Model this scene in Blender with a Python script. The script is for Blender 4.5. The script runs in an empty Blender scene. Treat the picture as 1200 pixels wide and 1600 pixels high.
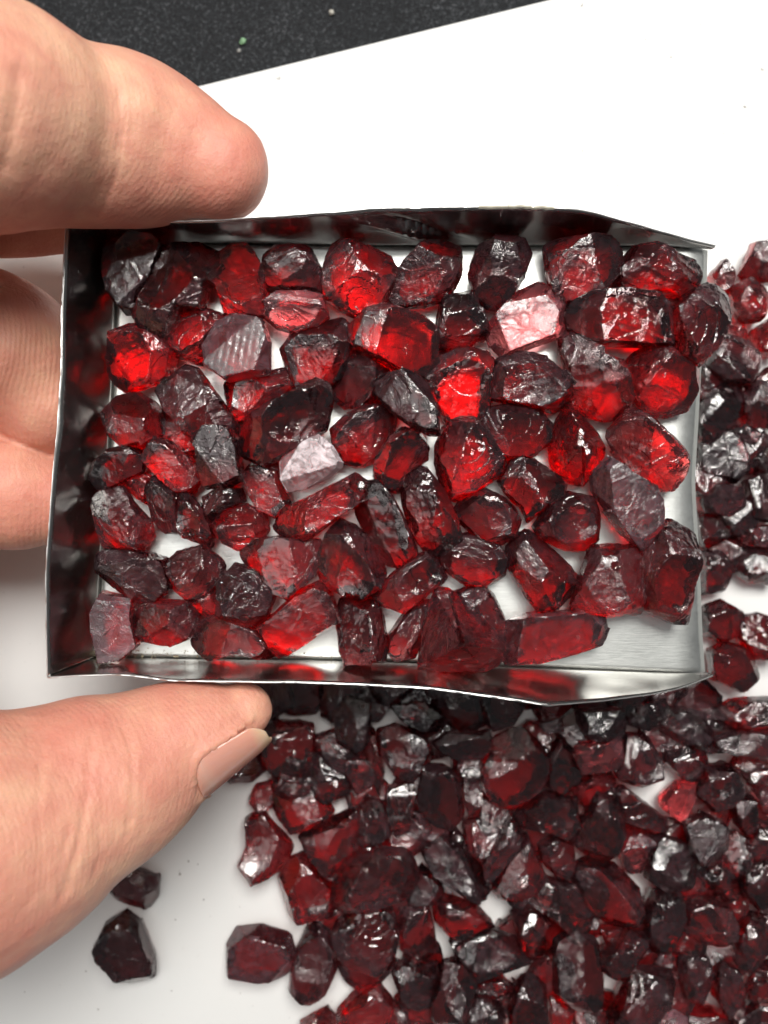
import bpy, bmesh, math, random
import numpy as np
from mathutils import Vector, noise

# ------------------------------------------------------------------ camera, world, lamps, exposure
# all builders work in centimetres and are scaled to metres when a mesh is linked
U = 0.01
ZC, F = 13.0, 1300.0           # camera height above the white board (cm), focal length in photo pixels
def at(px, py, z):             # a point of the photograph, at its real height z (cm)
    k = (ZC - z) / F
    return Vector(((px - 600) * k, (800 - py) * k, z))

sc = bpy.context.scene
cam_d = bpy.data.cameras.new('camera'); cam = bpy.data.objects.new('camera', cam_d)
sc.collection.objects.link(cam); sc.camera = cam
cam.location = (0, 0, ZC * U)
cam_d.sensor_fit = 'VERTICAL'; cam_d.sensor_height = 36; cam_d.lens = 36 * F / 1600
cam_d.clip_start = 0.005; cam_d.clip_end = 20
cam_d.dof.use_dof = True; cam_d.dof.focus_distance = 0.1025; cam_d.dof.aperture_fstop = 21

w = bpy.data.worlds.new('World'); sc.world = w; w.use_nodes = True
bg = w.node_tree.nodes['Background']
bg.inputs[0].default_value = (0.95, 0.97, 1.0, 1); bg.inputs[1].default_value = 0.11

def area(name, loc, size, power, col, target=(0, 0, 0.02), spread=180, sizey=None):
    d = bpy.data.lights.new(name, 'AREA'); o = bpy.data.objects.new(name, d)
    sc.collection.objects.link(o); o.location = loc
    d.size = size; d.energy = power; d.color = col
    if sizey: d.shape = 'RECTANGLE'; d.size_y = sizey
    d.spread = math.radians(spread)
    o.rotation_euler = (Vector(target) - Vector(loc)).to_track_quat('-Z', 'Y').to_euler()
    return o
area('desk_lamp', (0.05, 0.205, 0.42), 0.20, 2.7, (1.0, 0.975, 0.93), (0.01, 0.02, 0))
area('ceiling_panel', (-0.24, 0.20, 0.95), 0.62, 2.3, (1.0, 0.985, 0.96), (0, 0, 0), sizey=0.60)

vs = sc.view_settings
vs.view_transform = 'Standard'; vs.look = 'None'; vs.exposure = 0.0; vs.gamma = 1.0
sc.render.engine = 'CYCLES'
cy = sc.cycles
cy.use_denoising = True
cy.max_bounces = 14; cy.transmission_bounces = 12; cy.glossy_bounces = 6; cy.diffuse_bounces = 4
cy.transparent_max_bounces = 10
cy.caustics_reflective = True; cy.caustics_refractive = True
cy.blur_glossy = 0.6; cy.sample_clamp_indirect = 6.0; cy.sample_clamp_direct = 0
cy.use_adaptive_sampling = True; cy.adaptive_threshold = 0.03

rng = np.random.default_rng(7); random.seed(7)

# ------------------------------------------------------------------ helpers
def tag(o, label=None, cat=None, group=None, kind=None):
    if label: o['label'] = label
    if cat: o['category'] = cat
    if group: o['group'] = group
    if kind: o['kind'] = kind
    return o
def empty(name, loc):
    o = bpy.data.objects.new(name, None); sc.collection.objects.link(o)
    o.empty_display_size = 0.005; o.location = Vector(loc) * U
    return o
def link_mesh(name, verts, faces, mat, origin=(0, 0, 0), parent=None, smooth=None):
    """verts in cm, world space; origin in cm, becomes the object's location"""
    me = bpy.data.meshes.new(name)
    og = Vector(origin)
    V = (np.asarray(verts, dtype=float) - np.array(og)) * U
    me.from_pydata(V.tolist(), [], faces); me.update()
    if mat: me.materials.append(mat)
    o = bpy.data.objects.new(name, me); sc.collection.objects.link(o)
    if parent:
        o.parent = parent; o.location = og * U - parent.location
    else:
        o.location = og * U
    if smooth is not None:
        for p in me.polygons: p.use_smooth = True
        me.set_sharp_from_angle(angle=math.radians(smooth))
    return o

class NT:
    def __init__(s, name):
        s.m = bpy.data.materials.new(name); s.m.use_nodes = True
        s.t = s.m.node_tree; s.t.nodes.clear()
        s.out = s.n('ShaderNodeOutputMaterial')
    def n(s, typ, **kw):
        nd = s.t.nodes.new(typ)
        for k, v in kw.items():
            if k in nd.inputs: nd.inputs[k].default_value = v
            else: setattr(nd, k, v)
        return nd
    def l(s, a, b): s.t.links.new(a, b)
    def coord(s, scale=(1, 1, 1), kind='Object'):
        c = s.n('ShaderNodeTexCoord'); m = s.n('ShaderNodeMapping')
        m.inputs['Scale'].default_value = scale; s.l(c.outputs[kind], m.inputs[0]); return m.outputs[0]
    def noise(s, vec, scale, detail=4, rough=0.5, dist=0):
        nd = s.n('ShaderNodeTexNoise'); nd.inputs['Scale'].default_value = scale
        nd.inputs['Detail'].default_value = detail; nd.inputs['Roughness'].default_value = rough
        nd.inputs['Distortion'].default_value = dist
        s.l(vec, nd.inputs['Vector']); return nd.outputs['Fac']
    def ramp(s, fac, stops):
        r = s.n('ShaderNodeValToRGB'); e = r.color_ramp.elements
        while len(e) < len(stops): e.new(0.5)
        for el, (p, c) in zip(e, stops):
            el.position = p; el.color = (*c, 1) if len(c) == 3 else c
        s.l(fac, r.inputs[0]); return r.outputs[0]
    def bump(s, h, strength, dist, normal=None):
        b = s.n('ShaderNodeBump'); b.inputs['Strength'].default_value = strength; b.inputs['Distance'].default_value = dist
        s.l(h, b.inputs['Height'])
        if normal: s.l(normal, b.inputs['Normal'])
        return b.outputs[0]
    def math(s, op, a, b=None):
        m = s.n('ShaderNodeMath', operation=op)
        for i, v in enumerate((a, b)):
            if v is None: continue
            if isinstance(v, (int, float)): m.inputs[i].default_value = v
            else: s.l(v, m.inputs[i])
        return m.outputs[0]

# ------------------------------------------------------------------ materials
def gem_mat(name, density, absorb, rough=0.05, bump=0.38, haze=0.020, skin=(0.50, 0.25, 0.30)):
    k = NT(name)
    info = k.n('ShaderNodeObjectInfo')
    add = k.n('ShaderNodeVectorMath', operation='ADD')
    tc = k.n('ShaderNodeTexCoord')
    comb = k.math('MULTIPLY', info.outputs['Random'], 3.0)
    k.l(tc.outputs['Object'], add.inputs[0]); k.l(comb, add.inputs[1])
    v = add.outputs[0]
    n1 = k.noise(v, 620, 4, 0.7, 1.2)
    # thin raised crack lines: cell borders warped by the same noise
    ad2 = k.n('ShaderNodeVectorMath', operation='MULTIPLY_ADD'); k.l(n1, ad2.inputs[0]); ad2.inputs[1].default_value = (0.003, 0.002, -0.002); k.l(v, ad2.inputs[2])
    vo = k.n('ShaderNodeTexVoronoi', feature='DISTANCE_TO_EDGE'); vo.inputs['Scale'].default_value = 300; k.l(ad2.outputs[0], vo.inputs['Vector'])
    ln = k.math('MAXIMUM', k.math('SUBTRACT', 0.06, vo.outputs['Distance']), 0.0)
    h = k.math('ADD', k.math('MULTIPLY', n1, 0.7), k.math('MULTIPLY', ln, 3.4))
    fin = k.n('ShaderNodeAttribute'); fin.attribute_name = 'finish'      # 0 glassy break .. 1 bruised break
    b_ = k.n('ShaderNodeBump'); b_.inputs['Distance'].default_value = 0.0006; k.l(h, b_.inputs['Height'])
    k.l(k.math('MULTIPLY_ADD', fin.outputs['Fac'], bump), b_.inputs['Strength']); nb = b_.outputs[0]
    b_.inputs['Strength'].links[0].from_node.inputs[2].default_value = bump * 0.38
    # frosted bruises and tiny chips scattered over the broken faces
    bru = k.ramp(k.noise(v, 330, 2, 0.75), [(0.60, (rough,)*3), (0.74, (rough + 0.2,)*3)])
    gl = k.n('ShaderNodeBsdfGlass', IOR=1.78); gl.distribution = 'MULTI_GGX'
    k.l(k.math('ADD', bru, k.math('MULTIPLY', fin.outputs['Fac'], 0.12)), gl.inputs['Roughness']); k.l(nb, gl.inputs['Normal'])
    # bruised skin: crushed stone on the breaks, coloured mauve to stand in for sheen
    df = k.n('ShaderNodeBsdfDiffuse'); df.inputs['Color'].default_value = (*skin, 1); k.l(nb, df.inputs['Normal'])
    mx = k.n('ShaderNodeMixShader')
    k.l(k.math('MULTIPLY', k.ramp(n1, [(0.38, (haze * .5,) * 3), (0.72, (haze * 2.8,) * 3)]), k.math('ADD', k.math('MULTIPLY', fin.outputs['Fac'], 1.6), 0.4)), mx.inputs[0])
    k.l(gl.outputs[0], mx.inputs[1]); k.l(df.outputs[0], mx.inputs[2])
    k.l(mx.outputs[0], k.out.inputs['Surface'])
    va = k.n('ShaderNodeVolumeAbsorption'); va.inputs['Color'].default_value = (*absorb, 1); va.inputs['Density'].default_value = density
    k.l(va.outputs[0], k.out.inputs['Volume'])
    return k.m
GEM = {
    'n': gem_mat('garnet', 1580, (0.875, 0.12, 0.16)),
    'd': gem_mat('dark_garnet', 1600, (0.86, 0.12, 0.18)),
    'b': gem_mat('bright_garnet', 1150, (0.90, 0.145, 0.12)),
    'p': gem_mat('pale_garnet', 430, (0.88, 0.24, 0.26), rough=0.10, bump=0.3, haze=0.04),
    'w': gem_mat('white_sheen_garnet', 900, (0.88, 0.24, 0.30), rough=0.28, bump=0.12, haze=0.30, skin=(0.85, 0.74, 0.77)),  # whitish skin painted in for the lamp's reflection on the flat face
    'x': gem_mat('smoky_garnet', 1950, (0.84, 0.15, 0.22)),
    'm': gem_mat('mauve_sheen_garnet', 1300, (0.87, 0.14, 0.20), rough=0.20, bump=0.3, haze=0.055, skin=(0.50, 0.30, 0.36)),  # mauve skin stands in for the overhead reflection on flat tops
    'y': gem_mat('brown_garnet', 600, (0.80, 0.45, 0.25), rough=0.2, haze=0.2),
}
def metal_mat(name, base, rough, brush=(60, 900, 900), bs=0.12):
    k = NT(name); v = k.coord()
    vb = k.coord(brush)
    br = k.noise(vb, 6, 5, 0.7)
    cl = k.noise(v, 90, 6, 0.65)
    p = k.n('ShaderNodeBsdfPrincipled', Metallic=1.0)
    k.l(k.ramp(cl, [(0.3, tuple(c * 0.82 for c in base)), (0.7, base)]), p.inputs['Base Color'])
    rr = k.math('ADD', k.math('MULTIPLY', br, 0.18), k.math('MULTIPLY', cl, 0.16))
    k.l(k.math('ADD', rr, rough - 0.16), p.inputs['Roughness'])
    h = k.math('ADD', k.math('MULTIPLY', br, 0.5), k.math('MULTIPLY', k.noise(v, 1300, 2), 0.3))
    k.l(k.bump(h, bs, 0.0004), p.inputs['Normal'])
    k.l(p.outputs[0], k.out.inputs[0]); return k.m
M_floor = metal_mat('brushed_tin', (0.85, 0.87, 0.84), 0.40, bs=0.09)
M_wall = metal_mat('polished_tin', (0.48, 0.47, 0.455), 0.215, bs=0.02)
M_rim = metal_mat('tin_edge', (0.9, 0.9, 0.88), 0.35)

def board_mat():
    k = NT('white_board'); v = k.coord()
    p = k.n('ShaderNodeBsdfPrincipled', Roughness=0.28)
    sp = k.ramp(k.noise(v, 700, 2), [(0.24, (0.3, 0.28, 0.26)), (0.27, (0.83, 0.83, 0.815))])
    k.l(sp, p.inputs['Base Color'])
    k.l(k.bump(k.noise(v, 60, 3), 0.1, 0.001), p.inputs['Normal'])
    k.l(p.outputs[0], k.out.inputs[0]); return k.m
M_board = board_mat()
def cloth_mat():
    k = NT('speckled_black'); v = k.coord()
    g = k.math('ADD', k.noise(v, 1800, 4, 0.8), k.math('MULTIPLY', k.math('SUBTRACT', k.noise(v, 70, 5, 0.7), 0.5), 0.16))
    p = k.n('ShaderNodeBsdfPrincipled', Roughness=0.75)
    k.l(k.ramp(g, [(0.34, (0.010, 0.011, 0.013)), (0.56, (0.032, 0.035, 0.040)), (0.70, (0.19, 0.20, 0.215))]), p.inputs['Base Color'])
    k.l(k.bump(g, 1.0, 0.0012), p.inputs['Normal'])
    k.l(p.outputs[0], k.out.inputs[0]); return k.m
M_cloth = cloth_mat()
def skin_mat():
    k = NT('skin'); v = k.coord()
    a = k.noise(v, 48, 5, 0.6); b = k.noise(v, 380, 4, 0.6)
    mixf = k.math('ADD', k.math('MULTIPLY', a, 0.75), k.math('MULTIPLY', b, 0.25))
    col = k.ramp(mixf, [(0.34, (0.62, 0.235, 0.175)), (0.50, (0.70, 0.33, 0.235)), (0.66, (0.78, 0.455, 0.305))])
    p = k.n('ShaderNodeBsdfPrincipled', Roughness=0.45)
    fl = k.n('ShaderNodeAttribute'); fl.attribute_name = 'flush_shade'
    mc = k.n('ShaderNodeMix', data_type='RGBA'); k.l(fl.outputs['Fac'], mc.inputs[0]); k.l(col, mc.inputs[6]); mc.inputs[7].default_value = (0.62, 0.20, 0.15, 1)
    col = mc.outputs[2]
    k.l(col, p.inputs['Base Color'])
    p.inputs['Subsurface Weight'].default_value = 0.18
    p.inputs['Subsurface Radius'].default_value = (1.0, 0.32, 0.15)
    p.inputs['Subsurface Scale'].default_value = 0.003
    p.inputs['Specular IOR Level'].default_value = 0.35
    # papillary ridges, bent by a slow noise, under fine cross lines
    wv = k.n('ShaderNodeTexWave', wave_type='RINGS', rings_direction='Y')
    wv.inputs['Scale'].default_value = 520; wv.inputs['Distortion'].default_value = 26
    wv.inputs['Detail'].default_value = 1.5; wv.inputs['Detail Scale'].default_value = 0.12
    k.l(v, wv.inputs['Vector'])
    vo = k.n('ShaderNodeTexVoronoi', feature='DISTANCE_TO_EDGE'); vo.inputs['Scale'].default_value = 1100
    k.l(v, vo.inputs['Vector'])
    h = k.math('ADD', k.math('MULTIPLY', wv.outputs['Fac'], 0.5), k.math('MULTIPLY', vo.outputs['Distance'], 0.5))
    msk = k.math('MULTIPLY', h, k.ramp(k.noise(v, 45, 3), [(0.4, (.15,) * 3), (0.6, (1,) * 3)]))
    nb = k.bump(k.math('MULTIPLY', msk, k.math('ADD', k.math('MULTIPLY', fl.outputs['Fac'], 2.4), 0.22)), 0.40, 0.0002)
    vf = k.n('ShaderNodeTexVoronoi', feature='DISTANCE_TO_EDGE'); vf.inputs['Scale'].default_value = 260
    k.l(k.coord((1.0, 0.45, 1.0)), vf.inputs['Vector'])
    nb = k.bump(k.math('MINIMUM', vf.outputs['Distance'], 0.10), 0.2, 0.001, nb)
    nb = k.bump(k.noise(v, 300, 6, 0.75), 0.42, 0.0008, nb)
    k.l(nb, p.inputs['Normal'])
    k.l(p.outputs[0], k.out.inputs[0]); return k.m
M_skin = skin_mat()
def nail_mat():
    k = NT('nail'); v = k.coord()
    p = k.n('ShaderNodeBsdfPrincipled', Roughness=0.2)
    geo = k.n('ShaderNodeUVMap'); sx = k.n('ShaderNodeSeparateXYZ'); k.l(geo.outputs[0], sx.inputs[0])
    s = k.math('ADD', sx.outputs[0], k.math('MULTIPLY', k.noise(v, 500, 2), 0.05))
    k.l(k.ramp(s, [(0.08, (0.72, 0.30, 0.22)), (0.2, (0.75, 0.36, 0.28)), (0.32, (0.76, 0.32, 0.25)), (0.84, (0.74, 0.32, 0.24)), (0.93, (0.74, 0.42, 0.29)), (1.0, (0.74, 0.50, 0.34))]), p.inputs['Base Color'])
    k.l(k.bump(k.noise(k.coord((1, 1, 1)), 700, 2), 0.06, 0.0003), p.inputs['Normal'])
    p.inputs['Subsurface Weight'].default_value = 0.4
    p.inputs['Subsurface Radius'].default_value = (1, .45, .25); p.inputs['Subsurface Scale'].default_value = 0.002
    k.l(p.outputs[0], k.out.inputs[0]); return k.m
M_nail = nail_mat()
def flat_mat(name, c, r=0.5):
    k = NT(name); v = k.coord(); p = k.n('ShaderNodeBsdfPrincipled', Roughness=r)
    k.l(k.ramp(k.noise(v, 900, 3), [(0.3, tuple(x * .6 for x in c)), (0.7, c)]), p.inputs['Base Color'])
    k.l(p.outputs[0], k.out.inputs[0]); return k.m

# ------------------------------------------------------------------ ground: dark table and the white board lying on it
def grid_sheet(name, x0, x1, y0, y1, z, mat, n=2):
    V = [(x0 + (x1 - x0) * i / n, y0 + (y1 - y0) * j / n, z) for j in range(n + 1) for i in range(n + 1)]
    Fc = [(j * (n + 1) + i, j * (n + 1) + i + 1, (j + 1) * (n + 1) + i + 1, (j + 1) * (n + 1) + i) for j in range(n) for i in range(n)]
    return link_mesh(name, V, Fc, mat)
tag(grid_sheet('table', -90, 90, -90, 90, -0.35, M_cloth), kind='structure')
e0, e1 = at(290, 138, 0), at(850, 0, 0)
ed = (e1 - e0).normalized(); en = Vector((ed.y, -ed.x, 0))       # points down-right, into the board
def board():
    bm = bmesh.new()
    a = e0 - ed * 16; b = e0 + ed * 24
    pts = [a, b, b + en * 26, a + en * 26]
    lo = [bm.verts.new((p.x * U, p.y * U, -0.345 * U)) for p in pts]
    hi = [bm.verts.new((p.x * U, p.y * U, 0)) for p in pts]
    bm.faces.new(hi); bm.faces.new(lo[::-1])
    for i in range(4): bm.faces.new((lo[i], lo[(i + 1) % 4], hi[(i + 1) % 4], hi[i]))
    bmesh.ops.recalc_face_normals(bm, faces=bm.faces)
    bmesh.ops.bevel(bm, geom=list(bm.edges), offset=0.0006, segments=3, affect='EDGES', profile=0.6)
    me = bpy.data.meshes.new('white_board'); bm.to_mesh(me); bm.free()
    me.materials.append(M_board)
    for p in me.polygons: p.use_smooth = True
    me.set_sharp_from_angle(angle=math.radians(40))
    o = bpy.data.objects.new('white_board', me); sc.collection.objects.link(o)
    tag(o, 'smooth white board lying on the dark table under the red stones', 'board')
board()

# ------------------------------------------------------------------ the tin tray
TZ = 2.2                       # height of the tray's floor (cm)
def interp(pts, t):
    t = max(0.0, min(0.999999, t)) * (len(pts) - 1); i = int(t); f = t - i
    return pts[i].lerp(pts[i + 1], f)
def smooth_line(pts, n):
    """Catmull-Rom through pts, n samples, even in arc length"""
    P = [pts[0] * 2 - pts[1]] + list(pts) + [pts[-1] * 2 - pts[-2]]
    dense = []
    for i in range(1, len(P) - 2):
        for s in range(24):
            t = s / 24; a, b, c, d = P[i - 1:i + 3]
            dense.append(0.5 * ((2 * b) + (c - a) * t + (2 * a - 5 * b + 4 * c - d) * t * t + (3 * b - a - 3 * c + d) * t ** 3))
    dense.append(Vector(P[-2]))
    L = [0]
    for a, b in zip(dense, dense[1:]): L.append(L[-1] + (b - a).length)
    out = []; j = 0
    for k in range(n):
        s = L[-1] * k / (n - 1)
        while j < len(L) - 2 and L[j + 1] < s: j += 1
        f = 0 if L[j + 1] == L[j] else (s - L[j]) / (L[j + 1] - L[j])
        out.append(dense[j].lerp(dense[j + 1], min(1, f)))
    return out
tray = empty('metal_tray', at(640, 715, TZ) - Vector((0, 0, 0.04)))
tag(tray, 'open ended folded tin scoop full of red stones, held in the fingers', 'tray')

def solid(o, th=0.035, off=-1.0):
    md = o.modifiers.new('s', 'SOLIDIFY'); md.thickness = th * U; md.offset = off
def wall(base, rim, n, dents, name='wall', flip=False, rows=14):
    b = smooth_line(base, n); r = smooth_line(rim, n)
    V = []
    for i in range(n):
        for j in range(rows + 1):
            t = j / rows
            p = b[i].lerp(r[i], t)
            a = b[max(0, i - 1)]; c = b[min(n - 1, i + 1)]
            nrm = Vector((c.y - a.y, -(c.x - a.x), 0)).normalized()
            # bellied, dented sheet
            d = 0.05 * (noise.noise(p * 0.9 + Vector((3, 1, 7))) + 0.5 * noise.noise(p * 2.4)) * math.sin(min(1, t * 1.2) * math.pi * 0.5 + 0.0) * (1 if t > 0 else 0)
            for (du, dt, wu, wt, amp, ang) in dents:
                u = i / (n - 1) - du; q = t - dt
                uu = (u * math.cos(ang) * 6 + q * math.sin(ang)); qq = (-u * 6 * math.sin(ang) + q * math.cos(ang))
                d += amp * math.exp(-(uu / wu) ** 2 - (qq / wt) ** 2) * min(1, t * 4)
            V.append(p + nrm * d * (1 - .75 * t ** 4))
    Fc = []
    R = rows + 1
    for i in range(n - 1):
        for j in range(rows):
            q = (i * R + j, (i + 1) * R + j, (i + 1) * R + j + 1, i * R + j + 1)
            Fc.append(q[::-1] if flip else q)
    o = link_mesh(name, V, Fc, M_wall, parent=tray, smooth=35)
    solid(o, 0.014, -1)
    # bright cut edge along the rim: a thin bead following the rim line
    return o, [V[i * R + rows] for i in range(n)]
RZ = 3.2
def A(l, z=None): return [at(x, y, zz if z is None else z) for x, y, *zz_ in l for zz in [zz_[0] if zz_ else TZ]]
# base lines on the floor, inner face
left_b = A([(182, 380), (180, 480), (176, 600), (168, 740), (158, 880), (150, 1028)], TZ)
left_r = A([(104, 352), (97, 470), (95, 580), (86, 700), (80, 790), (73, 900), (75, 1058)], RZ)
top_b = A([(182, 380), (400, 380), (600, 384), (800, 384), (950, 384), (1040, 384), (1110, 388)], TZ)
top_r = [at(104, 352, RZ), at(180, 345, RZ), at(290, 346, RZ), at(390, 341, RZ), at(500, 333, RZ), at(600, 325, RZ), at(740, 324, RZ), at(860, 326, RZ),
         at(915, 332, 3.12), at(985, 350, 2.85), at(1050, 367, 2.55), at(1117, 384, 2.25)]
bot_b = A([(150, 1028), (350, 1030), (550, 1033), (750, 1040), (950, 1048), (1050, 1052), (1106, 1052)], TZ)
bot_r = [at(75, 1058, RZ), at(180, 1054, RZ), at(290, 1063, RZ), at(400, 1066, RZ), at(560, 1070, RZ), at(700, 1080, RZ), at(845, 1101, RZ),
         at(870, 1101, 3.15), at(960, 1092, 2.85), at(1050, 1078, 2.55), at(1113, 1056, 2.24)]
# bends: the end wall's grooves where the fingers press, the crumpled fold in the back wall
o1, rl = wall(left_b, left_r, 110, [(0.12, .6, .35, .35, -.05, .3), (0.33, .35, .25, .3, .05, 0), (.47, .7, .3, .4, -.05, 0), (.66, .5, .22, .3, .06, .2), (.82, .45, .3, .35, -.05, .2), (.93, .5, .2, .3, .03, 0)])
o2, rt = wall(top_b, top_r, 260, [(.47, .55, .10, .5, .07, .9), (.515, .5, .06, .45, -.09, .8), (.54, .7, .05, .35, .07, .7), (.44, .3, .12, .25, -.04, 1.1), (.25, .6, .5, .5, .03, 0), (.75, .5, .35, .6, -.04, 0)], flip=True)
o3, rb = wall(bot_b, bot_r, 240, [(.16, .5, .3, .5, .05, 0), (.34, .55, .35, .4, -.04, 0), (.62, .5, .2, .6, .03, .3)])
def ribbon(name, line, r, mat, parent, seg=6):
    V, Fc = [], []
    for i, p in enumerate(line):
        a = line[max(0, i - 1)]; c = line[min(len(line) - 1, i + 1)]
        t = (c - a).normalized(); s = t.cross(Vector((0, 0, 1))).normalized(); u = s.cross(t)
        for k in range(seg):
            an = 2 * math.pi * k / seg
            V.append(p + s * math.cos(an) * r + u * math.sin(an) * r)
    for i in range(len(line) - 1):
        for k in range(seg):
            a = i * seg + k; b = i * seg + (k + 1) % seg
            Fc.append((a, b, b + seg, a + seg))
    Fc.append(tuple(range(seg))[::-1]); Fc.append(tuple(range((len(line) - 1) * seg, len(line) * seg)))
    return link_mesh(name, V, Fc, mat, parent=parent, smooth=60)
for o, ln in ((o1, rl), (o2, rt), (o3, rb)):
    e = ribbon('rim', [p + Vector((0, 0, 0.005)) + 0.0015 * noise.noise_vector(p * 9) for p in ln], 0.009, M_rim, tray)
    e.parent = o; e.location = (0, 0, 0)
# floor: outline follows the wall bases; open end is slightly bowed and bent down
fl_right = [at(1110, 388, TZ), at(1107, 470, TZ), at(1101, 560, TZ), at(1096, 650, TZ), at(1091, 745, TZ), at(1093, 800, TZ), at(1098, 890, TZ), at(1101, 980, TZ), at(1106, 1052, TZ)]
def tray_floor():
    nu, nv = 90, 70
    L = smooth_line(left_b, nv); R = smooth_line(fl_right, nv); T = smooth_line(top_b, nu); B = smooth_line(bot_b, nu)
    V = []
    for j in range(nv):
        for i in range(nu):
            s, t = i / (nu - 1), j / (nv - 1)
            p = L[j] * (1 - s) + R[j] * s + T[i] * (1 - t) + B[i] * t - (T[0] * (1 - s) * (1 - t) + T[-1] * s * (1 - t) + B[0] * (1 - s) * t + B[-1] * s * t)
            e = min(1, 6 * min(s, t, 1 - t) * 1.0)
            p.z = TZ + 0.012 * noise.noise(p * 0.6) * min(1, e)
            if s > 0.955: p.z -= 0.09 * ((s - 0.955) / 0.045) ** 2
            V.append(p)
    Fc = [(j * nu + i, (j + 1) * nu + i, (j + 1) * nu + i + 1, j * nu + i + 1) for j in range(nv - 1) for i in range(nu - 1)]
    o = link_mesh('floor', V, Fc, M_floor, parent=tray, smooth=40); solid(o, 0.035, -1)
    o['label'] = 'pale brushed tin floor of the tray, open at its right end'
tray_floor()
# scraps of old solder on the back rim
M_sol = flat_mat('old_solder', (0.55, 0.52, 0.42), 0.7)
for x0, x1 in ((748, 868),):
    ln = []
    k = 0
    while x0 + k < x1:
        x = x0 + k
        # the rim point nearest in x
        q = min(rt, key=lambda p: abs(p.x - at(x, 325, RZ).x)); ln.append(q + Vector((0, 0.012 * noise.noise(Vector((x * .1, 0, 0))), 0.004 + .02 * noise.noise(Vector((x * .17, 4, 0))))))
        k += 4
    e = ribbon('solder_scrap', ln, 0.02, M_sol, tray, 5)
# grit where the walls are folded up
dust = []
def grit(name, P, mat, s0, s1, parent=None):
    V, Fc = [], []
    for p in P:
        b = len(V); s = random.uniform(s0, s1)
        off = [Vector((random.uniform(-1, 1), random.uniform(-1, 1), random.uniform(0, 1))) * s for _ in range(4)]
        V += [p + o for o in off]; Fc += [(b, b + 1, b + 2), (b, b + 2, b + 3), (b, b + 3, b + 1), (b + 1, b + 3, b + 2)]
    return link_mesh(name, V, Fc, mat, parent=parent)
P = []
for _ in range(260):
    t = random.random() ** 2 * 0.42
    q = interp(smooth_line(bot_b, 60), t) + Vector((0, abs(random.gauss(0, .05)) + .02, 0.0)); P.append(Vector((q.x + .02, q.y, TZ + .012)))
for _ in range(90):
    q = interp(smooth_line(left_b, 60), random.random()) + Vector((abs(random.gauss(0, .05)) + .02, 0, 0)); P.append(Vector((q.x, q.y, TZ + .012)))
tag(grit('grit', P, flat_mat('gritty_dust', (0.45, 0.40, 0.27), .8), 0.006, 0.02), 'pale gritty dust caught along the folded edges inside the tray', 'grit', kind='stuff')

# ------------------------------------------------------------------ the stones
def ico(sub):
    bm = bmesh.new(); bmesh.ops.create_icosphere(bm, subdivisions=sub, radius=1)
    me = bpy.data.meshes.new('ico'); bm.to_mesh(me); bm.free()
    for p in me.polygons: p.use_smooth = True
    co = np.empty(len(me.vertices) * 3); me.vertices.foreach_get('co', co)
    return me, co.reshape(-1, 3)
ICO = {5: ico(6), 4: ico(5)}
def unit(v): v = np.asarray(v, float); return v / np.linalg.norm(v)

TRI = {}
def glare(X, c, z0, lvl):
    """share of the seen skin that would mirror the desk lamp into the lens"""
    if lvl not in TRI:
        me = ICO[lvl][0]; t = np.empty(len(me.polygons) * 3, dtype=np.int64); me.polygons.foreach_get('vertices', t); TRI[lvl] = t.reshape(-1, 3)
    T = TRI[lvl]; A0 = X[T[:, 0]]; N = np.cross(X[T[:, 1]] - A0, X[T[:, 2]] - A0); ar = np.linalg.norm(N, axis=1) + 1e-12; N /= ar[:, None]
    p = np.array([c[0], c[1], z0 + .4]); l = np.array([5, 20.5, 42]) - p; v = np.array([0, 0, ZC]) - p
    h = unit(unit(l) + unit(v)); up = N[:, 2] > .2
    return (ar * (N @ h > math.cos(.21)) * up).sum() / (ar * up).sum()
def stone(*a_, **k_):
    lab = a_[6]; best = None
    want = any(q in lab for q in ('white', 'silver', 'pale', 'glint', 'shin', 'gloss', 'grey', 'mauve', 'square reflection', 'satin'))
    for tr in range(1 if want else 5):
        aa = list(a_); aa[7] = aa[7] + tr * 517
        r_ = stone_shape(*aa, **k_)
        if best is None or r_[0] < best[0]: best = r_
        if want or best[0] < .035: break
    return stone_mesh(*best[1:])
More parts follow.
